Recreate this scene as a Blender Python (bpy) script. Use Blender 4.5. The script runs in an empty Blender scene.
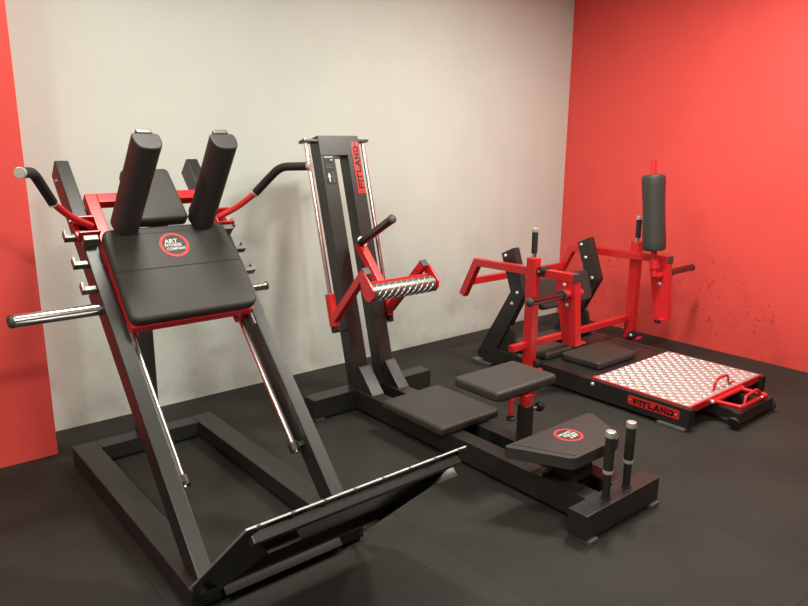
import bpy, bmesh, math, random
from mathutils import Vector, Matrix
random.seed(4)
scene = bpy.context.scene
C = scene.collection
V = Vector
R = math.radians

# ---------------------------------------------------------------- camera, world, lights, exposure
cam_d = bpy.data.cameras.new('camera')
cam = bpy.data.objects.new('camera', cam_d)
C.objects.link(cam)
cam.location = (0, 0, 1.6)
yaw, pitch, roll = R(39.714), R(13.364), R(.385)
fwd = V((math.sin(yaw) * math.cos(pitch), math.cos(yaw) * math.cos(pitch), -math.sin(pitch)))
rt = V((math.cos(yaw), -math.sin(yaw), 0))
up = rt.cross(fwd)
rt2 = rt * math.cos(roll) + up * math.sin(roll)
up2 = up * math.cos(roll) - rt * math.sin(roll)
cam.rotation_euler = Matrix((rt2, up2, -fwd)).transposed().to_euler()
cam_d.sensor_width = 36
cam_d.lens = 36 * 692.0 / 808
cam_d.clip_start = .05
scene.camera = cam

scene.view_settings.view_transform = 'Standard'
scene.view_settings.look = 'None'
scene.view_settings.gamma = 1
scene.view_settings.use_curve_mapping = False
scene.view_settings.exposure = 0.0

world = bpy.data.worlds.new('world')
scene.world = world
world.use_nodes = True
world.node_tree.nodes['Background'].inputs[0].default_value = (.8, .78, .72, 1)
world.node_tree.nodes['Background'].inputs[1].default_value = .05

LAMP_W = 38
LAMP_COLOR = (1.0, .985, .87)
CEIL = 2.95
LAMPS = [(-1.0, 1.5, 1.15), (1.2, 2.55, .8), (3.3, 2.15, 1.5), (3.95, 1.6, .95), (.7, -.5, 1.9), (2.9, .2, .2)]


# ---------------------------------------------------------------- materials
def mat(name, col, rough=.5, metal=0.0, spec=.5, noise=0.0, nscale=40, bump=0.0, bscale=300, coat=0.0):
    m = bpy.data.materials.new(name)
    m.use_nodes = True
    nt = m.node_tree
    b = nt.nodes['Principled BSDF']
    b.inputs['Base Color'].default_value = (*col, 1)
    b.inputs['Roughness'].default_value = rough
    b.inputs['Metallic'].default_value = metal
    b.inputs['Specular IOR Level'].default_value = spec
    b.inputs['Coat Weight'].default_value = coat
    b.inputs['Coat Roughness'].default_value = .25
    tc = nt.nodes.new('ShaderNodeTexCoord')
    if noise:
        n = nt.nodes.new('ShaderNodeTexNoise')
        n.inputs['Scale'].default_value = nscale
        n.inputs['Detail'].default_value = 4
        nt.links.new(tc.outputs['Object'], n.inputs['Vector'])
        r = nt.nodes.new('ShaderNodeMapRange')
        r.inputs['To Min'].default_value = 1 - noise
        r.inputs['To Max'].default_value = 1 + noise
        nt.links.new(n.outputs['Fac'], r.inputs['Value'])
        mx = nt.nodes.new('ShaderNodeVectorMath')
        mx.operation = 'SCALE'
        mx.inputs[0].default_value = col
        nt.links.new(r.outputs[0], mx.inputs['Scale'])
        nt.links.new(mx.outputs[0], b.inputs['Base Color'])
    if bump:
        n2 = nt.nodes.new('ShaderNodeTexNoise')
        n2.inputs['Scale'].default_value = bscale
        n2.inputs['Detail'].default_value = 3
        nt.links.new(tc.outputs['Object'], n2.inputs['Vector'])
        bp = nt.nodes.new('ShaderNodeBump')
        bp.inputs['Strength'].default_value = bump
        bp.inputs['Distance'].default_value = .002
        nt.links.new(n2.outputs['Fac'], bp.inputs['Height'])
        nt.links.new(bp.outputs[0], b.inputs['Normal'])
    return m


def wall_mat(name, col, dirt_col, scuff=0.3, low=1.0, drips=0.15, specks=.15):
    """painted plaster: gentle mottling, rubbed stains that gather near the floor, faint vertical drips"""
    m = bpy.data.materials.new(name)
    m.use_nodes = True
    nt = m.node_tree
    L = nt.links.new
    b = nt.nodes['Principled BSDF']
    b.inputs['Roughness'].default_value = .55
    b.inputs['Specular IOR Level'].default_value = .35
    tc = nt.nodes.new('ShaderNodeTexCoord')

    def noise(scale, vec, detail=4, rough=.55):
        n = nt.nodes.new('ShaderNodeTexNoise')
        n.inputs['Scale'].default_value = scale
        n.inputs['Detail'].default_value = detail
        n.inputs['Roughness'].default_value = rough
        L(vec, n.inputs['Vector'])
        return n.outputs['Fac']

    def ramp(val, a, c, lo=0.0, hi=1.0):
        r = nt.nodes.new('ShaderNodeMapRange')
        r.inputs['From Min'].default_value = a
        r.inputs['From Max'].default_value = c
        r.inputs['To Min'].default_value = lo
        r.inputs['To Max'].default_value = hi
        L(val, r.inputs['Value'])
        return r.outputs[0]

    def mul(a, c):
        n = nt.nodes.new('ShaderNodeMath')
        n.operation = 'MULTIPLY'
        L(a, n.inputs[0])
        if isinstance(c, float):
            n.inputs[1].default_value = c
        else:
            L(c, n.inputs[1])
        return n.outputs[0]

    def mix(fac, a, c):
        n = nt.nodes.new('ShaderNodeMix')
        n.data_type = 'RGBA'
        L(fac, n.inputs['Factor'])
        for s, v in ((n.inputs[6], a), (n.inputs[7], c)):
            if isinstance(v, tuple):
                s.default_value = (*v, 1)
            else:
                L(v, s)
        return n.outputs[2]
    obj_v = tc.outputs['Object']
    sep = nt.nodes.new('ShaderNodeSeparateXYZ')
    L(obj_v, sep.inputs[0])
    lowm = ramp(sep.outputs['Z'], low, 0.0)
    stretch = nt.nodes.new('ShaderNodeMapping')
    stretch.inputs['Scale'].default_value = (6, 6, .5)
    L(obj_v, stretch.inputs['Vector'])
    base = mix(ramp(noise(1.6, obj_v), .35, .7), col, tuple(c * .93 for c in col))
    drip = mul(ramp(noise(1.3, stretch.outputs[0]), .52, .75), ramp(sep.outputs['Z'], 1.6, .5))
    base = mix(mul(drip, drips), base, dirt_col)
    stain = mul(ramp(noise(3.2, obj_v, 6, .65), .48, .72), lowm)
    base = mix(mul(stain, scuff), base, dirt_col)
    marks = mul(ramp(noise(34, obj_v, 3, .6), .61, .65), ramp(noise(2.1, obj_v), .46, .56))
    base = mix(mul(mul(marks, ramp(sep.outputs['Z'], 1.0, .5)), specks), base, tuple(c * .45 for c in dirt_col))
    L(base, b.inputs['Base Color'])
    bp = nt.nodes.new('ShaderNodeBump')
    bp.inputs['Strength'].default_value = .25
    bp.inputs['Distance'].default_value = .004
    L(noise(45, obj_v, 5), bp.inputs['Height'])
    L(bp.outputs[0], b.inputs['Normal'])
    return m


def floor_mat():
    """black rubber gym tiles, one metre square, with fine grey flecks and thin seams"""
    m = bpy.data.materials.new('rubber_floor')
    m.use_nodes = True
    nt = m.node_tree
    L = nt.links.new
    b = nt.nodes['Principled BSDF']
    b.inputs['Roughness'].default_value = .72
    b.inputs['Specular IOR Level'].default_value = .35
    tc = nt.nodes.new('ShaderNodeTexCoord')
    v = tc.outputs['Object']
    n = nt.nodes.new('ShaderNodeTexNoise')
    n.inputs['Scale'].default_value = 2.2
    n.inputs['Detail'].default_value = 6
    L(v, n.inputs['Vector'])
    cr = nt.nodes.new('ShaderNodeValToRGB')
    cr.color_ramp.elements[0].position = .3
    cr.color_ramp.elements[0].color = (.0185, .018, .0145, 1)
    cr.color_ramp.elements[1].position = .75
    cr.color_ramp.elements[1].color = (.030, .029, .0235, 1)
    L(n.outputs['Fac'], cr.inputs[0])
    br = nt.nodes.new('ShaderNodeTexBrick')
    br.offset = 0
    br.inputs['Color1'].default_value = (1, 1, 1, 1)
    br.inputs['Color2'].default_value = (.88, .88, .88, 1)
    br.inputs['Mortar'].default_value = (.25, .25, .25, 1)
    br.inputs['Scale'].default_value = 1
    br.inputs['Mortar Size'].default_value = .002
    br.inputs['Brick Width'].default_value = 1
    br.inputs['Row Height'].default_value = 1
    mp = nt.nodes.new('ShaderNodeMapping')
    mp.inputs['Location'].default_value = (.28, .25, 0)
    L(v, mp.inputs['Vector'])
    L(mp.outputs[0], br.inputs['Vector'])
    mx = nt.nodes.new('ShaderNodeMix')
    mx.data_type = 'RGBA'
    mx.blend_type = 'MULTIPLY'
    mx.inputs['Factor'].default_value = 1
    L(cr.outputs[0], mx.inputs[6])
    L(br.outputs['Color'], mx.inputs[7])
    L(mx.outputs[2], b.inputs['Base Color'])
    n2 = nt.nodes.new('ShaderNodeTexNoise')
    n2.inputs['Scale'].default_value = 180
    n2.inputs['Detail'].default_value = 2
    L(v, n2.inputs['Vector'])
    bp = nt.nodes.new('ShaderNodeBump')
    bp.inputs['Strength'].default_value = .5
    bp.inputs['Distance'].default_value = .003
    L(n2.outputs['Fac'], bp.inputs['Height'])
    L(bp.outputs[0], b.inputs['Normal'])
    return m


M = {
    'black': mat('black_powder_coat', (.020, .019, .0175), .38, .0, .6, .15, 60, .12, 700),
    'red': mat('red_powder_coat', (.62, .018, .022), .32, 0, .5, .06, 30, .06, 500, .3),
    'vinyl': mat('black_vinyl', (.040, .037, .034), .5, 0, .45, .08, 25, .15, 420),
    'foam': mat('black_foam_grip', (.022, .020, .018), .7, 0, .35, .15, 80, .25, 500),
    'rubber': mat('black_rubber', (.015, .014, .013), .6, 0, .4, .1, 60),
    'chrome': mat('chrome', (.80, .79, .76), .2, 1, .5, .04, 50),
    'silver': mat('satin_silver_metal', (.66, .65, .61), .32, .55, .5, .04, 50),
    'steel': mat('brushed_steel', (.62, .60, .56), .3, 1, .5, .1, 70),
    'dark_chrome': mat('dark_chrome', (.16, .14, .13), .22, 1, .5, .1, 40),
    'tread': mat('aluminium_tread_plate', (.68, .67, .66), .40, .75, .5, .08, 30),
    'tread_dark': mat('worn_tread_plate', (.24, .235, .225), .38, .85, .5, .1, 30),
    'cap': mat('grey_plastic_cap', (.05, .05, .045), .5, 0, .5, .1, 60),
    'white': mat('white_print', (.75, .73, .68), .6, 0, .3, .03, 60),
    'sign_red': mat('red_sign_plate', (.66, .025, .025), .35, 0, .5, .06, 60),
    'ink': mat('black_print', (.015, .013, .012), .5, 0, .4, .05, 60),
    'grey_print': mat('grey_print', (.14, .13, .12), .5, 0, .4, .05, 60),
    'logo_red': mat('red_logo_print', (.72, .05, .06), .5, 0, .4, .05, 60),
    'catch': mat('grey_zinc_catch', (.20, .19, .175), .4, .5, .5, .1, 60),
    'lamp_frame': mat('white_lamp_frame', (.7, .7, .68), .5, 0, .4, .03, 20),
    'ceiling': mat('white_ceiling_paint', (.62, .59, .53), .8, 0, .3, .05, 3),
    'wall_grey': wall_mat('grey_plaster', (.69, .735, .68), (.38, .36, .30), .5, .9, .12),
    'wall_red': wall_mat('red_plaster', (.82, .085, .072), (.48, .038, .030), .45, .9, .10, .6),
    'wall_red_clean': wall_mat('clean_red_plaster', (.82, .085, .072), (.48, .038, .030), .3, .9, .10, .1),
    'wall_dark': wall_mat('charcoal_plaster', (.07, .066, .06), (.04, .038, .033), .4, .8, .1),  # unseen front wall, coloured dark to keep machine fronts from brightening
    'floor': floor_mat(),
}


# ---------------------------------------------------------------- mesh helpers
class MB:
    """collects shapes (world coordinates) into ONE mesh"""

    def __init__(self):
        self.bm = bmesh.new()

    def _take(self, t):
        me = bpy.data.meshes.new('tmp')
        t.to_mesh(me)
        t.free()
        self.bm.from_mesh(me)
        bpy.data.meshes.remove(me)

    def _bev(self, t, w, seg=2, ang=30):
        if w <= 0:
            return
        bmesh.ops.recalc_face_normals(t, faces=t.faces)
        es = [e for e in t.edges if len(e.link_faces) == 2 and e.calc_face_angle(0) > R(ang)]
        if es:
            bmesh.ops.bevel(t, geom=es, offset=w, segments=seg, affect='EDGES', profile=.5, clamp_overlap=True)

    def box(self, a, b, bev=.003):
        """axis-aligned box between two corners"""
        a, b = V(a), V(b)
        c = (a + b) / 2
        d = b - a
        return self.obox(c, (V((d.x, 0, 0)), V((0, d.y, 0)), V((0, 0, d.z))), bev)

    def obox(self, c, axes, bev=.003, seg=2):
        t = bmesh.new()
        vs = []
        for k in (-.5, .5):
            for i, j in ((-.5, -.5), (.5, -.5), (.5, .5), (-.5, .5)):
                vs.append(t.verts.new(V(c) + axes[0] * i + axes[1] * j + axes[2] * k))
        for f in ((0, 3, 2, 1), (4, 5, 6, 7), (0, 1, 5, 4), (1, 2, 6, 5), (2, 3, 7, 6), (3, 0, 4, 7)):
            t.faces.new([vs[i] for i in f])
        self._bev(t, bev, seg)
        self._take(t)
        return self

    def bar(self, p0, p1, w, h, side=(1, 0, 0), bev=.004):
        """square tube from p0 to p1; w along 'side', h along the other axis"""
        p0, p1 = V(p0), V(p1)
        d = p1 - p0
        s = V(side)
        s = (s - d * (s.dot(d) / d.length_squared)).normalized()
        n = d.normalized().cross(s)
        return self.obox((p0 + p1) / 2, (s * w, n * h, d), bev)

    def prism(self, pts, ext, bev=.003, seg=2):
        """polygon pts (3D list) extruded by vector ext"""
        t = bmesh.new()
        a = [t.verts.new(V(p)) for p in pts]
        b = [t.verts.new(V(p) + V(ext)) for p in pts]
        t.faces.new(a[::-1])
        t.faces.new(b)
        n = len(pts)
        for i in range(n):
            t.faces.new((a[i], a[(i + 1) % n], b[(i + 1) % n], b[i]))
        self._bev(t, bev, seg)
        self._take(t)
        return self

    def lathe(self, p0, p1, prof, seg=24):
        """rings (t along p0->p1 in metres, radius) swept round the axis; ends closed"""
        p0, p1 = V(p0), V(p1)
        d = (p1 - p0).normalized()
        a = d.orthogonal().normalized()
        b = d.cross(a)
        t = bmesh.new()
        rings = []
        for (s, r) in prof:
            rings.append([t.verts.new(p0 + d * s + (a * math.cos(2 * math.pi * i / seg) + b * math.sin(2 * math.pi * i / seg)) * max(r, 1e-5)) for i in range(seg)])
        for q, w in zip(rings, rings[1:]):
            for i in range(seg):
                t.faces.new((q[i], q[(i + 1) % seg], w[(i + 1) % seg], w[i]))
        t.faces.new(rings[0][::-1])
        t.faces.new(rings[-1])
        bmesh.ops.recalc_face_normals(t, faces=t.faces)
        self._take(t)
        return self

    def cyl(self, p0, p1, r, bev=.003, seg=24):
        l = (V(p1) - V(p0)).length
        bev = min(bev, r * .6, l * .45)
        return self.lathe(p0, p1, [(0, r - bev), (bev * .3, r - bev * .3), (bev, r), (l - bev, r), (l - bev * .3, r - bev * .3), (l, r - bev)], seg)

    def tube(self, pts, r, fil=.04, seg=16, n=6):
        """round tube along a polyline with filleted corners"""
        pts = [V(p) for p in pts]
        path = [pts[0]]
        for i in range(1, len(pts) - 1):
            a, b, c = pts[i - 1], pts[i], pts[i + 1]
            f = min(fil, (a - b).length * .45, (c - b).length * .45)
            p, q = b + (a - b).normalized() * f, b + (c - b).normalized() * f
            for k in range(n + 1):
                u = k / n
                path.append(p * (1 - u) ** 2 + b * 2 * u * (1 - u) + q * u * u)
        path.append(pts[-1])
        t = bmesh.new()
        rings = []
        ref = None
        for i, p in enumerate(path):
            d = (path[min(i + 1, len(path) - 1)] - path[max(i - 1, 0)]).normalized()
            ref = d.orthogonal().normalized() if ref is None else (ref - d * ref.dot(d)).normalized()
            b = d.cross(ref)
            rings.append([t.verts.new(p + (ref * math.cos(2 * math.pi * k / seg) + b * math.sin(2 * math.pi * k / seg)) * r) for k in range(seg)])
        for q, w in zip(rings, rings[1:]):
            for k in range(seg):
                t.faces.new((q[k], q[(k + 1) % seg], w[(k + 1) % seg], w[k]))
        t.faces.new(rings[0][::-1])
        t.faces.new(rings[-1])
        bmesh.ops.recalc_face_normals(t, faces=t.faces)
        self._take(t)
        return self

    def pad(self, poly, ext, rad=.04, bev=.018, seg=4):
        """upholstered cushion: polygon with rounded corners, extruded and softly bevelled.
        rad may be one number or one per corner"""
        poly = [V(p) for p in poly]
        rads = rad if isinstance(rad, (list, tuple)) else [rad] * len(poly)
        out = []
        for i, b in enumerate(poly):
            a, c = poly[i - 1], poly[(i + 1) % len(poly)]
            f = rads[i]
            p, q = b + (a - b).normalized() * f, b + (c - b).normalized() * f
            for k in range(7):
                u = k / 6
                out.append(p * (1 - u) ** 2 + b * 2 * u * (1 - u) + q * u * u)
        return self.prism(out, ext, bev, seg)

    def build(self, name, m, parent=None, smooth=35):
        bmesh.ops.remove_doubles(self.bm, verts=self.bm.verts, dist=1e-6)
        bmesh.ops.recalc_face_normals(self.bm, faces=self.bm.faces)
        if parent:
            bmesh.ops.translate(self.bm, verts=self.bm.verts, vec=-world_loc(parent))
        me = bpy.data.meshes.new(name)
        self.bm.to_mesh(me)
        self.bm.free()
        me.materials.append(M[m])
        for p in me.polygons:
            p.use_smooth = True
        me.set_sharp_from_angle(angle=R(smooth))
        o = bpy.data.objects.new(name, me)
        C.objects.link(o)
        wn = o.modifiers.new('weighted_normal', 'WEIGHTED_NORMAL')
        wn.keep_sharp = True
        wn.weight = 90
        if parent:
            o.parent = parent
        return o


def world_loc(o):
    p = V(o.location)
    while o.parent:
        o = o.parent
        p += V(o.location)
    return p


def thing(name, label, cat, loc):
    o = bpy.data.objects.new(name, None)
    C.objects.link(o)
    o.location = loc
    o.empty_display_size = .1
    o['label'] = label
    o['category'] = cat
    return o


def lab(o, text):
    o['label'] = text
    return o


def struct(o):
    o['kind'] = 'structure'
    return o


def text_mesh(mb, body, origin, ex, ey, size, sx=1.0, depth=.0012, align='LEFT'):
    """flat raised lettering: origin, reading direction ex, up direction ey"""
    cu = bpy.data.curves.new('tmp_text', 'FONT')
    cu.body = body
    cu.size = size
    cu.align_x = align
    cu.extrude = depth / 2
    cu.offset = size * .012
    ob = bpy.data.objects.new('tmp_text', cu)
    C.objects.link(ob)
    dg = bpy.context.evaluated_depsgraph_get()
    dg.update()
    me = bpy.data.meshes.new_from_object(ob.evaluated_get(dg))
    ex, ey = V(ex).normalized(), V(ey).normalized()
    ez = ex.cross(ey)
    for v in me.vertices:
        x, y, z = v.co
        v.co = V(origin) + ex * (x * sx) + ey * y + ez * (z + depth / 2)
    mb.bm.from_mesh(me)
    bpy.data.objects.remove(ob)
    bpy.data.curves.remove(cu)
    bpy.data.meshes.remove(me)


# block lettering of the sign plates: strokes on a 1 x 1 cell (x right, y up)
GLYPH = {
    'F': ([[(0, .86), (1, .86)], [(.1, .45), (.85, .45)], [(.13, 0), (.13, .62)]], 1.0),
    'I': ([[(.13, 0), (.13, 1)]], .26),
    'T': ([[(-.1, .86), (1, .86)], [(.45, 0), (.45, .8)]], 1.0),
    'L': ([[(.13, 1), (.13, .14), (.9, .14)]], .85),
    'A': ([[(.05, 0), (.5, .9), (.62, .9), (1.0, 0)], [(.3, .3), (.8, .3)]], 1.05),
    'N': ([[(.13, 0), (.13, .9), (.9, .1), (.9, 1)]], 1.05),
    'D': ([[(0, .86), (.75, .86), (.95, .66), (.95, .34), (.75, .14), (.1, .14), (.1, .5)]], 1.05),
}


def sign_text(mb, word, origin, ex, ey, width, height, depth=.0015):
    ex, ey = V(ex).normalized(), V(ey).normalized()
    ez = ex.cross(ey)
    total = sum(GLYPH[c][1] + .22 for c in word) - .22
    k = width / total
    x = 0
    for c in word:
        strokes, adv = GLYPH[c]
        for s in strokes:
            for (a, b) in zip(s, s[1:]):
                p = V(origin) + ex * ((x + a[0]) * k) + ey * (a[1] * height) + ez * depth / 2
                q = V(origin) + ex * ((x + b[0]) * k) + ey * (b[1] * height) + ez * depth / 2
                d = (q - p).normalized() * height * .10
                mb.bar(p - d, q + d, depth, height * .25, ez, 0)
        x += adv + .22


def lug(t, c, d, n, l, w, h):
    """one raised lozenge of tread plate at c, long axis d, standing out along n"""
    s = n.cross(d)
    a = [t.verts.new(c + d * l / 2), t.verts.new(c + s * w / 2), t.verts.new(c - d * l / 2), t.verts.new(c - s * w / 2)]
    e = [t.verts.new(c + d * l * .3 + n * h), t.verts.new(c + s * w * .22 + n * h), t.verts.new(c - d * l * .3 + n * h), t.verts.new(c - s * w * .22 + n * h)]
    for i in range(4):
        j = (i + 1) % 4
        t.faces.new((a[i], a[j], e[j], e[i]))
    t.faces.new(e)


def tread(mb, o, ax, ay, n, sx, sy, pitch=.026, l=.030, w=.010, h=.0022):
    """lugs in alternating directions over a rectangle o + ax*sx + ay*sy"""
    t = bmesh.new()
    ax, ay, n = V(ax).normalized(), V(ay).normalized(), V(n).normalized()
    nx, ny = int(sx / pitch), int(sy / pitch)
    for i in range(nx):
        for j in range(ny):
            c = V(o) + ax * ((i + .5) * sx / nx) + ay * ((j + .5) * sy / ny)
            d = (ax + ay) if (i + j) % 2 else (ax - ay)
            lug(t, c, d.normalized(), n, l, w, h)
    mb._take(t)


def bolt(name, p, d, parent, r=.012, m='steel'):
    d = V(d).normalized()
    p = V(p)
    return MB().lathe(p - d * .004, p + d * .012, [(0, r), (.007, r), (.011, r * .8), (.014, r * .45), (.0155, .001)], 16).build(name, m, parent)


# ---------------------------------------------------------------- setting
X0, X1, Y0, Y1 = -2.4, 5.2, -2.2, 3.99
struct(MB().box((X0 - .15, Y0 - .15, -.12), (X1 + .15, Y1 + .15, 0), 0).build('floor', 'floor'))
struct(MB().box((X0 - .15, Y0 - .15, CEIL), (X1 + .15, Y1 + .15, CEIL + .12), 0).build('ceiling', 'ceiling'))
struct(MB().box((X0 - .15, Y1, 0), (X1, Y1 + .15, CEIL), 0).build('wall_back', 'wall_grey'))
struct(MB().box((X1, Y0, 0), (X1 + .15, Y1 + .15, CEIL), 0).build('wall_right', 'wall_red'))
struct(MB().box((X0, 3.68, 0), (.738, Y1, CEIL), .004).build('wall_left', 'wall_red_clean'))
struct(MB().box((X0 - .15, Y0, 0), (X0, Y1, CEIL), 0).build('wall_side', 'wall_grey'))
struct(MB().box((X0 - .15, Y0 - .15, 0), (X1 + .15, Y0, CEIL), 0).build('wall_front', 'wall_dark'))

# ---------------------------------------------------------------- ceiling lamps: unseen panels, added to light the room
dm = bpy.data.materials.new('lit_diffuser')
dm.use_nodes = True
_b = dm.node_tree.nodes['Principled BSDF']
_b.inputs['Emission Color'].default_value = (1, .93, .82, 1)
_b.inputs['Emission Strength'].default_value = 6
M['diffuser'] = dm
for i, (lx, ly, k) in enumerate(LAMPS):
    where = ['over the left end of the room', 'above the sloping black sled machine', 'above the machine with the leaning tower', 'above the tread plate platform',
             'nearest the viewer on the left', 'nearest the viewer on the right'][i]
    t = thing('added_ceiling_light', 'added unseen square white ceiling panel light ' + where, 'light', (lx, ly, CEIL))
    t['group'] = 'added ceiling panel lights'
    s = .3
    f = MB()
    for a, b in (((-s, -s), (s, -s + .03)), ((-s, s - .03), (s, s)), ((-s, -s + .03), (-s + .03, s - .03)), ((s - .03, -s + .03), (s, s - .03))):
        f.box((lx + a[0], ly + a[1], CEIL - .03), (lx + b[0], ly + b[1], CEIL), .002)
    f.build('frame', 'lamp_frame', t)
    MB().box((lx - s + .03, ly - s + .03, CEIL - .02), (lx + s - .03, ly + s - .03, CEIL - .005), 0).build('diffuser', 'diffuser', t)
    ld = bpy.data.lights.new('panel_glow', 'AREA')
    ld.shape = 'SQUARE'
    ld.size = .3
    ld.energy = LAMP_W * k
    ld.color = LAMP_COLOR
    lo = bpy.data.objects.new('panel_glow', ld)
    C.objects.link(lo)
    lo.parent = t
    lo.location = (0, 0, -.03)

# ================================================================ MACHINE 1: sloping sled (hack squat)
hs = thing('hack_squat_machine', 'black sloping sled machine with two upright shoulder pads, red sled frame and angled footplate', 'exercise machine', (1.1325, 2.7, 0))
O1 = V((1.1325, 2.073, .126))
A1 = R(46)
S1 = V((0, math.cos(A1), math.sin(A1)))
N1 = V((0, -S1.z, S1.y))
UX = V((1, 0, 0))


def w1(u, s, n):
    return O1 + UX * u + S1 * s + N1 * n


def box1(mb, u, s, n, bev=.003):
    c = w1((u[0] + u[1]) / 2, (s[0] + s[1]) / 2, (n[0] + n[1]) / 2)
    return mb.obox(c, (UX * (u[1] - u[0]), S1 * (s[1] - s[0]), N1 * (n[1] - n[0])), bev)


b = MB()
b.box((.767, 2.05, .015), (.878, 3.512, .095), .005)
b.box((1.387, 2.05, .015), (1.498, 3.512, .095), .005)
b.box((.878, 3.41, .016), (1.387, 3.511, .094), .005)
b.box((.878, 2.085, .016), (1.387, 2.15, .094), .005)
b.build('base_frame', 'black', hs)
for fx in (.79, 1.475):
    for fy in (2.08, 3.49):
        MB().cyl((fx, fy, 0), (fx, fy, .016), .022).build('rubber_foot', 'rubber', hs)
for s in (-1, 1):
    u0, u1 = sorted((s * .272, s * .3325))
    box1(MB(), (u0, u1), (-.05, 1.905), (-.105, 0), .006).build('upright', 'black', hs)
    # chrome guide rod with clamp bracket
    r = MB().cyl(w1(s * .243, .35, -.075), w1(s * .243, 1.66, -.075), .0135).build('guide_rod', 'chrome', hs)
    k = MB()
    k.cyl(w1(s * .243, .335, -.075), w1(s * .243, .375, -.075), .026)
    box1(k, sorted((s * .243, s * .274)), (.34, .362), (-.085, -.035))
    k.build('clamp_bracket', 'black', r)
    bolt('bolt', w1(s * .243, .335, -.075), -S1, r, .012)
    k = MB()
    box1(k, sorted((s * .225, s * .274)), (1.63, 1.66), (-.1, -.045))
    k.build('top_bracket', 'black', r)
    # J shaped safety catches along the outer face
    for cs in (1.231, 1.358, 1.500):
        c = MB()
        box1(c, sorted((s * .331, s * .385)), (cs - .014, cs + .006), (-.046, -.012), .002)
        box1(c, sorted((s * .375, s * .387)), (cs - .014, cs + .030), (-.046, -.012), .002)
        c.build('safety_catch', 'catch', hs)
    for ss in (1.382, .98):
        k = MB()
        box1(k, sorted((s * .262, s * .2725)), (ss - .05, ss + .05), (-.03, -.004), .001)
        k.build('stop_plate', 'catch', hs)
    for bs in (1.83, 1.6):
        bolt('bolt', w1(s * .3325, bs, -.05), UX * s, hs, .010)
k = MB()
box1(k, (-.272, .272), (1.22, 1.30), (-.190, -.106), .005)
k.bar((1.1325, 3.46, 1.05), (1.1325, 3.08, 1.05), .07, .07, UX)
for s in (-1, 1):
    box1(k, sorted((s * .268, s * .320)), (1.22, 1.30), (-.19, -.104), .003)
k.build('rear_crossbeam', 'black', hs)
MB().box((1.082, 3.415, .09), (1.183, 3.51, 1.09), .005).build('rear_post', 'black', hs)

# weight pegs
MB().cyl(w1(-.3325, 1.148, -.057), w1(-.650, 1.148, -.057), .0255).build('weight_peg', 'chrome', hs)
MB().lathe(w1(-.650, 1.148, -.057), w1(-.672, 1.148, -.057), [(0, .0265), (.012, .0265), (.019, .020), (.022, .008)]).build('end_cap', 'cap', hs)
MB().cyl(w1(.3325, 1.148, -.057), w1(.424, 1.148, -.057), .0195).build('weight_peg', 'chrome', hs)
MB().lathe(w1(.424, 1.148, -.057), w1(.438, 1.148, -.057), [(0, .0205), (.008, .0205), (.012, .015), (.014, .005)]).build('end_cap', 'cap', hs)

# red sled
k = MB()
for s in (-1, 1):
    box1(k, sorted((s * .218, s * .270)), (.985, 1.68), (-.012, .034), .005)
    for sc in (1.06, 1.56):
        k.cyl(w1(s * .243, sc - .06, -.075), w1(s * .243, sc + .06, -.075), .027)
        box1(k, sorted((s * .225, s * .258)), (sc - .05, sc + .05), (-.06, -.010), .002)
box1(k, (-.22, .22), (1.630, 1.68), (-.012, .034), .005)
box1(k, (-.22, .22), (.985, 1.03), (-.012, .033), .005)
box1(k, (-.22, .22), (1.39, 1.43), (-.012, .033), .005)
box1(k, (-.04, .04), (1.43, 1.64), (-.010, .030), .004)
k.build('sled_frame', 'red', hs)
# back pad with seam and round badge
bp = MB().pad([w1(-.278, .985, .036), w1(.278, .985, .036), w1(.272, 1.445, .036), w1(-.272, 1.445, .036)], N1 * .05, .045, .017).build('back_pad', 'vinyl', hs)
k = MB()
k.tube([w1(-.270, 1.222, .0855), w1(.270, 1.222, .0855)], .0022, seg=8)
k.build('seam', 'ink', bp)
k = MB()
k.tube([w1(-.24, 1.405, .0850), w1(.24, 1.405, .0850)], .0016, seg=8)
k.build('seam', 'ink', bp)


def badge(parent, c, ex, ey, r=.064):
    """red ring with three rows of white lettering"""
    ex, ey = V(ex), V(ey)
    ez = ex.cross(ey)
    c = V(c)
    t = bmesh.new()
    n = 48
    ri, ro, zz = r * .82, r, .0012
    rings = []
    for rad, z in ((ri, 0), (ri, zz), (ro, zz), (ro, 0)):
        rings.append([t.verts.new(c + (ex * math.cos(2 * math.pi * i / n) + ey * math.sin(2 * math.pi * i / n)) * rad + ez * z) for i in range(n)])
    for q, w in zip(rings, rings[1:] + rings[:1]):
        for i in range(n):
            t.faces.new((q[i], q[(i + 1) % n], w[(i + 1) % n], w[i]))
    m = MB()
    m._take(t)
    m.build('badge_ring', 'logo_red', parent)
    m = MB()
    text_mesh(m, 'ART', c - ex * r * .60 + ey * r * .17, ex, ey, r * .46, 1.05)
    text_mesh(m, 'FITNESS', c - ex * r * .68 - ey * r * .12, ex, ey, r * .33, 1.0)
    text_mesh(m, 'COMPANY', c - ex * r * .62 - ey * r * .42, ex, ey, r * .30, .92)
    m.build('badge_lettering', 'white', parent)


badge(bp, w1(.006, 1.332, .0862), UX, S1)
# head pad
hp = MB().pad([w1(-.116, 1.462, .044), w1(.116, 1.462, .044), w1(.108, 1.758, .044), w1(-.108, 1.758, .044)], N1 * .06, .025, .016).build('head_pad', 'vinyl', hs)
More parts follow.
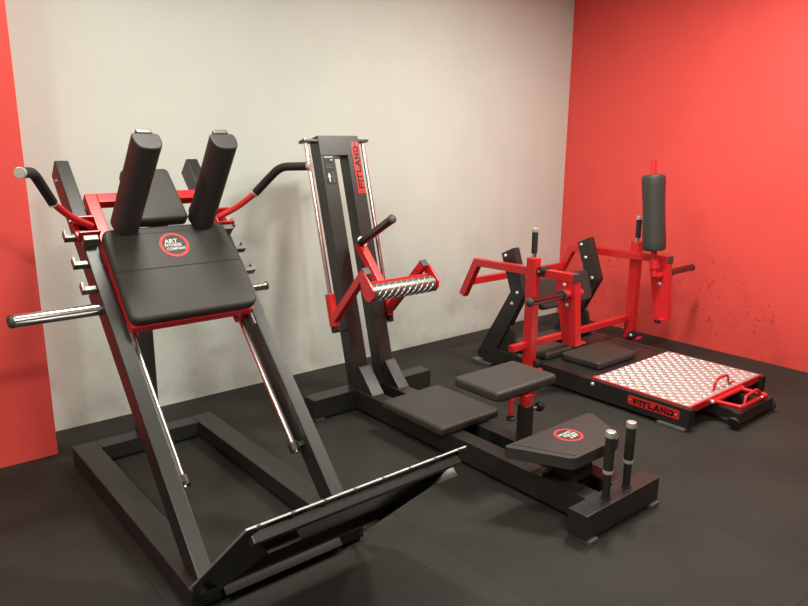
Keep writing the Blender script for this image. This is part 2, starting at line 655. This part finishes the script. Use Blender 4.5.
# shoulder pads on red backing plates
for s in (-1, 1):
    base, tip = w1(s * .170, 1.448, .084), w1(s * .157, 1.492, .560)
    ax = (tip - base).normalized()
    sd = (UX - ax * UX.dot(ax)).normalized()
    tk = ax.cross(sd)
    if tk.dot(S1) < 0:
        tk = -tk
    hw, ht = .058, .046
    prof = [(-hw * .9, ht * .9), (-hw, ht * .1), (-hw * .72, -ht * .95), (0, -ht * 1.1), (hw * .72, -ht * .95), (hw, ht * .1), (hw * .9, ht * .9)]
    sp = MB().pad([base + sd * a + tk * c for a, c in prof], tip - base, [.014, .022, .022, .02, .022, .022, .014], .024, 5).build('shoulder_pad', 'vinyl', hs)
    k = MB()
    k.obox((base + tip) / 2 + tk * (ht * .9 + .008) - ax * .012, (sd * .070, tk * .014, ax * (.46)), .003)
    k.build('backing_plate', 'red', sp)
    k = MB()
    k.obox(tip + tk * (ht * .9 + .008) - ax * .008, (sd * .062, tk * .022, ax * .026), .003)
    k.build('plate_cap', 'catch', sp)
# sled handles
for s in (-1, 1):
    P = [w1(s * .285, 1.500, .040), w1(s * .375, 1.513, .093), w1(s * .443, 1.527, .171)]
    G = [P[2], w1(s * .523, 1.545, .332), w1(s * .592, 1.452, .437)]
    h = MB().tube(P + [P[2] + (G[1] - G[0]) * .05], .0145, .05).build('handle', 'red', hs)
    MB().tube(G, .0195, .045).build('grip', 'foam', h)
    d = (G[2] - G[1]).normalized()
    MB().cyl(G[2] - d * .004, G[2] + d * .012, .0205, .003).build('grip_cap', 'silver', h)
    d = (G[1] - G[0]).normalized()
    MB().cyl(G[0] - d * .006, G[0] + d * .004, .0205, .002).build('grip_ring', 'silver', h)
    k = MB()
    for s0 in (1.455, 1.535):
        box1(k, sorted((s * .262, s * .348)), (s0, s0 + .009), (-.008, .058), .002)
    box1(k, sorted((s * .262, s * .272)), (1.455, 1.544), (-.008, .058), .002)
    box1(k, sorted((s * .262, s * .345)), (1.455, 1.544), (-.008, .0), .002)
    k.build('handle_bracket', 'red', hs)
    bolt('bolt', w1(s * .325, 1.455, .030), -S1, hs, .009)
    k = MB()
    box1(k, sorted((s * .275, s * .335)), (1.425, 1.452), (-.005, .045), .003)
    k.build('latch_block', 'catch', hs)

# footplate (tread plate, seen edge-on) and its black support
fp = MB()
box1(fp, (-.406, .406), (-.050, -.044), (.109, .724), .001)
tread(fp, w1(-.400, -.044, .115), UX, N1, S1, .80, .60, .04, .036, .012, .003)
fp = fp.build('footplate', 'tread', hs)
def sheet(mb, pts, off):
    """four cornered folded sheet of thickness off"""
    t = bmesh.new()
    a = [t.verts.new(V(p)) for p in pts]
    c = [t.verts.new(V(p) + V(off)) for p in pts]
    for f in ((0, 1, 2), (0, 2, 3)):
        t.faces.new([a[i] for i in f])
        t.faces.new([c[i] for i in f[::-1]])
    for i in range(4):
        j = (i + 1) % 4
        t.faces.new((a[j], a[i], c[i], c[j]))
    bmesh.ops.recalc_face_normals(t, faces=t.faces)
    mb._take(t)


for s in (-1, 1):
    k = MB()
    e = UX * (.008 * -s)
    xi = 1.1325 + s * .318
    near_low = V((xi, 1.586, .452))
    sheet(k, [w1(s * .398, -.0505, .118), w1(s * .398, -.0505, .716), near_low, V((1.1325 + s * .335, 2.05, .030))], e)
    # folded flange along the near edge
    x2 = xi + .118
    top = w1(0, -.0515, .712)
    mid = V((0, 1.632, .498))
    sheet(k, [V((xi - .012, top.y, top.z)), V((x2 - .012, top.y, top.z)), V((x2 - .006, mid.y, mid.z)), V((xi - .006, mid.y, mid.z))], N1 * -.006)
    sheet(k, [V((xi - .006, mid.y, mid.z)), V((x2 - .006, mid.y, mid.z)), V((x2, near_low.y, near_low.z)), V((xi, near_low.y, near_low.z))], (0, .006, 0))
    k.build('side_panel', 'black', hs)
k = MB()
box1(k, (-.385, .385), (-.085, -.051), (.655, .690), .004)
k.build('support_rail', 'black', hs)
k = MB()
box1(k, (-.385, .385), (-.085, -.051), (.140, .190), .004)
k.build('support_rail', 'black', hs)
k = MB()
k.prism([(.885, 2.085, .078), (.885, 2.075, .080), (.885, 2.030, .034), (.885, 2.038, .030), (.885, 2.085, .070)], (.495, 0, 0), .001)
k.build('kick_strip', 'black', hs)
for i in range(8):
    s = -.37 + i * .74 / 7
    bolt('rivet', w1(s, -.049, .7235), N1, fp, .006)

# ================================================================ MACHINE 2: kneeling kickback machine with leaning tower
gk = thing('glute_kickback_machine', 'black machine with tall leaning slotted tower, red sliding carriage and three low flat pads', 'exercise machine', (2.43, 2.4, 0))
T2 = V((2.43, 3.19, .14))
th = math.atan2(.384, 1.468)
S2 = V((0, math.sin(th), math.cos(th)))
N2 = V((0, -math.cos(th), math.sin(th)))


def w2(u, s, n):
    return T2 + UX * u + S2 * s + N2 * n


def box2(mb, u, s, n, bev=.003):
    c = w2((u[0] + u[1]) / 2, (s[0] + s[1]) / 2, (n[0] + n[1]) / 2)
    return mb.obox(c, (UX * (u[1] - u[0]), S2 * (s[1] - s[0]), N2 * (n[1] - n[0])), bev)


k = MB()
k.box((2.28, 1.54, .02), (2.374, 3.20, .133), .004)
k.box((2.477, 1.54, .02), (2.571, 3.20, .133), .004)
k.box((1.987, 3.19, .02), (2.88, 3.30, .133), .004)
k.box((2.165, 1.448, .018), (2.70, 1.543, .131), .004)
k.box((2.37, 1.74, .025), (2.48, 1.82, .125), .003)
k.build('base_frame', 'black', gk)
for fx, fy in ((2.205, 1.49), (2.665, 1.49), (2.03, 3.25), (2.84, 3.25)):
    MB().box((fx - .03, fy - .055, 0), (fx + .03, fy + .055, .02), .004).build('foot_plate', 'catch', gk)
for u0, u1 in ((-.138, -.036), (.060, .158)):
    k = MB()
    box2(k, (u0, u1), (-.012, 1.44), (-.095, 0), .005)
    k.build('upright', 'black', gk)
    g = MB()
    x0, x1 = 2.43 + u0 + .006, 2.43 + u1 - .012
    g.prism([(x0, 3.20, .275), (x0, 3.185, .275), (x0, 3.045, .131), (x0, 3.20, .131)], UX * (x1 - x0), .003)
    g.build('gusset', 'black', gk)
k = MB()
box2(k, (-.138, .158), (1.403, 1.525), (-.097, .002), .005)
k.build('head_plate', 'black', gk)
for s in (-1, 1):
    uc = s * .207
    MB().cyl(w2(uc, .36, -.03), w2(uc, 1.515, -.03), .0135).build('guide_rod', 'chrome', gk)
    k = MB()
    box2(k, sorted((s * .135, s * .236)), (1.488, 1.505), (-.060, .0), .003)
    k.build('rod_ear', 'black', gk)
    k = MB()
    box2(k, sorted((s * .135, s * .225)), (.352, .364), (-.05, -.015), .003)
    k.build('rod_ear', 'black', gk)
    MB().cyl(w2(uc, .364, -.03), w2(uc, .392, -.03), .024).build('bumper', 'rubber', gk)
# instruction sticker on the left upright
st = MB()
box2(st, (-.119, -.051), (1.232, 1.408), (.0005, .002), 0)
st = st.build('instruction_sticker', 'ink', gk)
k = MB()
box2(k, (-.115, -.056), (1.392, 1.398), (.002, .0028), 0)
k.build('printed_line', 'white', st)
k = MB()
box2(k, (-.073, -.060), (1.374, 1.382), (.002, .0028), 0)
k.build('printed_mark', 'white', st)
k = MB()
k.prism([w2(u, q, .002) for u, q in ((-.098, 1.303), (-.110, 1.276), (-.103, 1.276), (-.101, 1.246), (-.093, 1.246), (-.092, 1.276), (-.085, 1.276))], N2 * .0008, 0)
k.build('printed_arrow', 'white', st)
for j in range(5):
    k = MB()
    box2(k, (-.078, -.058), (1.245 + j * .013, 1.251 + j * .013), (.002, .0026), 0)
    k.build('printed_text_line', 'grey_print', st)
for j in range(2):
    k = MB()
    box2(k, (-.114, -.060), (1.345 - j * .014, 1.349 - j * .014), (.002, .0026), 0)
    k.build('printed_text_line', 'grey_print', st)
# red sign, read upwards
sg = MB()
box2(sg, (.094, .150), (1.168, 1.486), (.0005, .0035), .001)
sg = sg.build('sign_plate', 'sign_red', gk)
k = MB()
sign_text(k, 'FITLAND', w2(.141, 1.198, .0036), S2, -UX, .262, .036)
k.build('sign_lettering', 'ink', sg)
for ss in (1.180, 1.474):
    bolt('rivet', w2(.122, ss, .002), N2, sg, .005)

# carriage
k = MB()
for s in (-1, 1):
    uc = s * .207
    k.cyl(w2(uc, .392, -.03), w2(uc, .585, -.03), .030)
    k.bar(w2(uc, .435, -.012), w2(uc + s * .004, .675, .372), .045, .045, UX)
    # lobed end plates carrying the tread bar
    uo = s * .228
    pl = []
    for a in range(0, 181, 20):
        pl.append(w2(uo, .552 + .046 * math.cos(R(a + 120)), .402 - .046 * math.sin(R(a + 120 + 180))))
    pl = [w2(uo, .655, .345), w2(uo, .680, .372), w2(uo, .664, .395), w2(uo, .600, .437), w2(uo, .565, .452), w2(uo, .525, .440), w2(uo, .507, .405), w2(uo, .520, .370), w2(uo, .560, .350), w2(uo, .6, .345)]
    k.prism(pl, UX * s * .014, .003)
k.bar(w2(-.21, .597, .375), w2(.21, .597, .375), .042, .042, S2)
k.bar(w2(0, .862, .058), w2(0, .540, .235), .05, .05, UX)
k.bar(w2(0, .575, .205), w2(0, .597, .375), .05, .045, UX)
k.build('carriage', 'red', gk)
for s in (-1, 1):
    uc = s * .211
    d = (w2(uc, .675, .372) - w2(uc, .435, -.012)).normalized()
    p = w2(uc, .675, .372)
    MB().bar(p, p + d * .012, .047, .047, UX).build('end_cap', 'cap', gk)
# tread bar: half round of tread plate
t = bmesh.new()
cc, rr = (.556, .395), .047
rings = []
for u in (-.222, .222):
    rings.append([t.verts.new(w2(u, cc[0] + rr * math.sin(R(a)), cc[1] + rr * math.cos(R(a)))) for a in range(-130, 91, 10)])
for i in range(len(rings[0]) - 1):
    t.faces.new((rings[0][i], rings[0][i + 1], rings[1][i + 1], rings[1][i]))
for q in rings:
    t.faces.new(q)
t.faces.new((rings[0][0], rings[0][-1], rings[1][-1], rings[1][0]))
bmesh.ops.recalc_face_normals(t, faces=t.faces)
k = MB()
k._take(t)
t = bmesh.new()
tb = k.build('tread_bar', 'tread_dark', gk)
for i in range(-1, 11):
    for q in range(-3, 4):
        a = q * 24 - 10
        u = -.19 + i * .043 + q * .017
        if abs(u) > .205:
            continue
        n = S2 * math.sin(R(a)) + N2 * math.cos(R(a))
        tg = S2 * math.cos(R(a)) - N2 * math.sin(R(a))
        d = (UX * .85 + tg).normalized()
        lug(t, w2(u, cc[0] + rr * math.sin(R(a)), cc[1] + rr * math.cos(R(a))) - n * .0006, d, n, .028, .010, .0035)
k = MB()
k._take(t)
k.build('raised_lugs', 'tread', tb)
# weight peg on the carriage post
p0, p1 = w2(0, .862, .085), w2(0, .947, .405)
d = (p1 - p0).normalized()
wp = MB().cyl(p0, p1, .0245).build('weight_peg', 'dark_chrome', gk)
MB().cyl(p0, p0 + d * .014, .034).build('collar', 'dark_chrome', wp)
MB().lathe(p1 - d * .002, p1 + d * .018, [(0, .0265), (.010, .0265), (.016, .020), (.020, .006)]).build('end_cap', 'cap', wp)

# low pads
k = MB().pad([(2.216, 2.362, .134), (2.644, 2.362, .134), (2.644, 2.862, .134), (2.216, 2.862, .134)], (0, 0, .05), .03, .017)
lab(k.build('knee_pad', 'vinyl', gk), 'large square black pad lying on the rails')
e = MB().pad([(2.214, 1.996, .430), (2.646, 1.996, .430), (2.646, 2.292, .430), (2.214, 2.292, .430)], (0, 0, .05), .03, .017)
lab(e.build('raised_pad', 'vinyl', gk), 'square black pad raised on a post')
c = MB().pad([(2.255, 1.592, .247), (2.605, 1.592, .247), (2.745, 1.862, .247), (2.115, 1.862, .247)], (0, 0, .055), [.03, .06, .05, .02], .018)
c = c.build('chest_pad', 'vinyl', gk)
lab(c, 'black pad with slanted sides and round red badge')
k = MB()
k.tube([(2.160, 1.850, .3022), (2.283, 1.606, .3022)], .0028, seg=8)
k.build('seam', 'ink', c)
badge(c, (2.43, 1.757, .3022), -UX, (0, -1, 0), .066)
k = MB()
k.box((2.36, 1.66, .125), (2.49, 1.82, .247), .004)
k.box((2.33, 1.64, .238), (2.52, 1.84, .2475), .002)
k.build('pad_support', 'black', gk)
MB().box((2.285, 1.78, .131), (2.37, 1.815, .150), .003).build('bracket_plate', 'catch', gk)
MB().box((2.396, 1.982, .03), (2.456, 2.036, .372), .004).build('post_sleeve', 'black', gk)
k = MB()
k.box((2.403, 1.988, .36), (2.449, 2.030, .424), .004)
k.box((2.30, 2.04, .405), (2.56, 2.24, .431), .003)
k.prism([(2.455, 2.0, .415), (2.49, 2.0, .415), (2.449, 2.0, .375)], (0, .02, 0), .001)
k.cyl((2.318, 2.005, .345), (2.318, 2.005, .431), .012)
k.build('pad_post', 'red', gk)
MB().lathe((2.318, 2.005, .325), (2.318, 2.005, .350), [(0, .022), (.008, .022), (.013, .013), (.025, .013)]).build('bumper', 'rubber', gk)
kn = MB().cyl((2.455, 2.01, .335), (2.515, 2.01, .335), .009).build('pull_pin', 'steel', gk)
MB().lathe((2.510, 2.01, .335), (2.555, 2.01, .335), [(0, .010), (.004, .020), (.020, .025), (.036, .021), (.045, .008)]).build('knob', 'rubber', kn)
# two upright hand grips on the front block
for hx, hy in ((2.354, 1.493), (2.507, 1.495)):
    h = MB().cyl((hx, hy, .128), (hx, hy, .262), .0165).build('hand_post', 'black', gk)
    MB().cyl((hx, hy, .130), (hx, hy, .138), .022, .002).build('weld_ring', 'black', h)
    MB().cyl((hx, hy, .244), (hx, hy, .260), .0215, .003).build('grip_ring', 'silver', h)
    MB().cyl((hx, hy, .260), (hx, hy, .408), .0205).build('grip', 'foam', h)
    MB().cyl((hx, hy, .406), (hx, hy, .434), .0215, .005).build('grip_cap', 'silver', h)

# ================================================================ MACHINE 3: hip thrust machine with tread platform
ht = thing('hip_thrust_machine', 'black and red machine with silver tread-plate platform and padded red arms beside red wall', 'exercise machine', (4.02, 2.6, 0))
XC = 4.02


def mx(x, s):
    """x on the left half, mirrored for s = 1"""
    return x if s < 0 else 2 * XC - x


k = MB()
k.box((3.543, 1.767, .02), (3.604, 3.36, .134), .004)
k.box((4.437, 1.767, .02), (4.498, 3.36, .134), .004)
k.box((3.604, 2.43, .03), (4.437, 3.05, .130), .003)
k.box((3.56, 3.26, .02), (4.48, 3.36, .12), .004)
k.box((3.604, 1.86, .03), (4.437, 1.92, .10), .003)
k.build('base_frame', 'black', ht)
for fx, fy, w in ((3.575, 1.86, .085), (4.465, 1.86, .085), (3.575, 3.36, .09), (4.465, 3.36, .09)):
    MB().box((fx - .05, fy - w, 0), (fx + .05, fy + w, .02), .004).build('foot_plate', 'catch', ht)
MB().box((3.545, 1.760, .03), (3.602, 1.768, .13), .002).build('rail_cap', 'rubber', ht)
MB().box((4.439, 1.760, .03), (4.496, 1.768, .13), .002).build('rail_cap', 'rubber', ht)
bolt('bolt', (3.543, 2.405, .108), (-1, 0, 0), ht, .014, 'silver')
# platform
pf = MB()
pf.box((3.585, 1.790, .1345), (4.462, 2.425, .1395), .001)
tread(pf, (3.59, 1.795, .1395), UX, (0, 1, 0), (0, 0, 1), .867, .625, .034, .044, .014, .004)
pf = pf.build('platform_plate', 'tread', ht)
k = MB()
k.box((3.575, 1.778, .097), (4.470, 1.790, .139), .002)
k.box((3.575, 1.790, .128), (3.585, 2.43, .139), .002)
k.box((3.585, 2.425, .128), (3.63, 2.440, .141), .002)
k.build('platform_rim', 'red', pf)
# sign on the left side of the base
sg = MB().box((3.5405, 1.820, .058), (3.5432, 2.150, .113), .001).build('sign_plate', 'sign_red', ht)
k = MB()
sign_text(k, 'FITLAND', (3.5403, 2.112, .068), (0, -1, 0), (0, 0, 1), .255, .035)
k.build('sign_lettering', 'ink', sg)
for yy in (1.838, 2.132):
    bolt('rivet', (3.541, yy, .086), (-1, 0, 0), sg, .005)
# loop grip standing on the platform edge
MB().tube([(3.93, 1.825, .138), (3.945, 1.825, .200), (4.00, 1.825, .212), (4.09, 1.825, .208), (4.115, 1.825, .150), (4.19, 1.825, .141)], .0085, .02, 12).build('loop_grip', 'red', ht)
# hinged foot step in front
fs = MB().tube([(3.84, 1.775, .115), (3.84, 1.617, .125), (4.17, 1.617, .120), (4.17, 1.775, .115)], .0125, .012)
fs.cyl((3.82, 1.77, .115), (4.19, 1.77, .115), .015)
fs.tube([(3.885, 1.617, .125), (3.905, 1.625, .172), (4.06, 1.63, .178), (4.12, 1.617, .122)], .009, .02, 12)
fs = fs.build('hinged_step', 'red', ht)
for xx in (3.818, 4.192):
    bolt('bolt', (xx, 1.772, .115), (-1 if xx < 4 else 1, 0, 0), fs, .014, 'silver')
bolt('bolt', (4.09, 1.612, .126), (0, -1, .6), fs, .010, 'silver')
k = MB()
k.box((3.80, 1.600, .030), (4.235, 1.645, .098), .004)
k.box((3.84, 1.645, .035), (3.89, 1.87, .090), .004)
k.box((4.14, 1.645, .035), (4.19, 1.87, .090), .004)
k.build('step_crossbar', 'black', ht)
for xx in (3.80, 4.235):
    s = -1 if xx < 4 else 1
    MB().cyl((xx, 1.622, .045), (xx + s * .020, 1.622, .037), .037, .006).build('roller_foot', 'rubber', ht)
# seat pads
lab(MB().pad([(3.725, 2.49, .130), (4.17, 2.49, .130), (4.17, 2.80, .130), (3.725, 2.80, .130)], (0, 0, .055), .03, .017).build('seat_pad', 'vinyl', ht), 'larger low black pad behind the platform')
lab(MB().pad([(3.63, 2.84, .130), (3.92, 2.84, .130), (3.92, 3.03, .130), (3.63, 3.03, .130)], (0, 0, .05), .03, .016).build('seat_pad', 'vinyl', ht), 'smaller low black pad behind the larger one')
# bent black back supports
for s in (-1, 1):
    xa, xb = sorted((mx(3.548, s), mx(3.608, s)))
    if s > 0:
        xa, xb = xa - .03, xb - .03
    poly = [(3.222, .832), (3.112, .884), (3.000, .575), (3.235, .125), (3.275, .035), (3.41, .035), (3.42, .075), (3.125, .575)]
    sp = MB().prism([(xa, y, z) for y, z in poly], (xb - xa, 0, 0), .005).build('back_support', 'black', ht)
    g = MB().prism([(xa + .015, 3.215, .40), (xa + .015, 3.10, .30), (xa + .015, 3.06, .13), (xa + .015, 3.30, .13)], (.03, 0, 0), .003)
    g.build('brace', 'black', sp)
    face = xa
    pts = [(3.180, .820), (3.132, .726), (3.062, .578), (3.104, .495)]
    for y, z in (pts if s < 0 else pts[:3]):
        bolt('bolt', (face, y, z), (-1, 0, 0), sp, .0135, 'silver')
# back pad between the supports
q = V((0, .30, .95)).normalized()
nn = V((0, -.95, .30)).normalized()
bc = V((XC, 3.065, .535))
lab(MB().pad([bc - UX * .295 - q * .115, bc + UX * .295 - q * .115, bc + UX * .295 + q * .115, bc - UX * .295 + q * .115], nn * .06, .06, .02).build('back_pad', 'vinyl', ht), 'rounded black back pad between the bent supports')
MB().bar((3.60, 3.095, .535), (4.44, 3.095, .535), .05, .05, (0, 0, 1)).build('pad_crossbar', 'black', ht)
# swinging red arm frame
k = MB()
for s in (-1, 1):
    x = mx(3.478, s)
    xo = mx(3.430, s)
    k.prism([(x - .026, y, z) for y, z in ((2.535, .798), (3.392, .784), (3.532, .512), (3.484, .488), (3.358, .731), (2.535, .746))], (.052, 0, 0), .004)
    k.bar((xo, 2.832, .140), (xo, 2.832, .865), .062, .07, UX)                # upright lever
    k.prism([(xo - .012, 2.80, .175), (xo - .012, 2.80, .105), (xo - .012, 2.86, .105), (xo - .012, 2.86, .175)], (.024, 0, 0), .002)
    k.box((xo - .035, 2.74, .128), (xo + .035, 2.87, .140), .003)            # flange at its foot
    # hanging plate at the front of the arm
    xa, xb = sorted((mx(3.458, s), mx(3.515, s)))
    k.prism([(xa, 2.675, .745), (xa, 2.525, .745), (xa, 2.492, .345), (xa, 2.595, .345)], (xb - xa, 0, 0), .003)
    xs = sorted((mx(3.515, s), mx(3.575, s)))
    k.box((xs[0], 2.50, .345), (xs[1], 2.585, .355), .002)
    k.prism([(xs[0], 2.545, .42), (xs[0], 2.52, .355), (xs[0], 2.57, .355)], (.012, 0, 0), .001)
k.bar((3.49, 3.468, .600), (4.55, 3.468, .600), .05, .045, (0, 0, 1))         # rear cross tube
k.bar((3.27, 2.852, .282), (4.60, 2.852, .280), .042, .042, (0, 0, 1))        # lower cross tube
k.build('arm_frame', 'red', ht)
for s in (-1, 1):
    x = mx(3.478, s)
    xo = mx(3.430, s)
    MB().box((x - .028, 2.522, .745), (x + .028, 2.537, .800), .004).build('end_cap', 'cap', ht)
    # upright hand grip
    h = MB().cyl((xo, 2.832, .863), (xo, 2.832, .895), .0155).build('hand_post', 'chrome', ht)
    MB().cyl((xo, 2.832, .893), (xo, 2.832, 1.030), .0195).build('grip', 'foam', h)
    MB().cyl((xo, 2.832, 1.028), (xo, 2.832, 1.056), .0205, .005).build('grip_cap', 'silver', h)
    # pivot at the foot of the lever
    bx = xo - .052 if s > 0 else xo + .052
    pv = MB().cyl((bx, 2.79, .158), (xo, 2.79, .158), .030).build('pivot_bearing', 'rubber', ht)
    bolt('bolt', (bx, 2.79, .158), (-s, 0, 0), pv, .014, 'silver')
    # rubber stop on the near lever
    if s < 0:
        st = MB().cyl((3.420, 2.778, .786), (3.515, 2.778, .786), .026).build('bumper', 'rubber', ht)
        MB().cyl((3.416, 2.778, .786), (3.422, 2.778, .786), .010, .002).build('bolt', 'chrome', st)
    # storage peg outwards from the hanging plate
    a, b_ = V((mx(3.458, s), 2.57, .669)), V((mx(3.095, s), 2.57, .669))
    dd = (b_ - a).normalized()
    wp = MB().cyl(a, b_, .0245).build('weight_peg', 'dark_chrome', ht)
    MB().cyl(a + dd * .045, a + dd * .065, .034).build('collar', 'cap', wp)
    MB().lathe(b_ - dd * .004, b_ + dd * .024, [(0, .0275), (.012, .0275), (.021, .020), (.026, .006)]).build('end_cap', 'cap', wp)
    MB().cyl(a, a + dd * .045, .027).build('root_sleeve', 'red', wp)
    # inner pivot stub
    MB().cyl((mx(3.512, s), 2.572, .662), (mx(3.59, s), 2.572, .662), .024).build('pivot_stub', 'red', ht)
    for y, z in ((2.602, .722), (2.575, .598)):
        bolt('bolt', (3.458 if s < 0 else mx(3.515, s), y, z), (-1, 0, 0), ht, .014, 'silver')
    MB().cyl((mx(3.548, s), 2.545, .318), (mx(3.548, s), 2.545, .347), .022).build('bumper', 'rubber', ht)
# padded roller raised on the right arm
ra, rb = V((4.44, 2.572, .66)), V((4.44, 2.658, 1.468))
rd = (rb - ra).normalized()
rl = MB().cyl(ra, rb, .0205).build('roller_post', 'red', ht)
MB().cyl(ra + rd * .055, ra + rd * .125, .030).build('post_sleeve', 'red', rl)
pr = [(0, .060), (.006, .072), (.02, .079), (.06, .080), (.22, .076), (.34, .075), (.46, .080), (.505, .080), (.522, .072), (.528, .058)]
lab(MB().lathe(ra + rd * .185, rb, pr, 32).build('roller_pad', 'vinyl', rl), 'thick black round pad standing upright on the right arm')
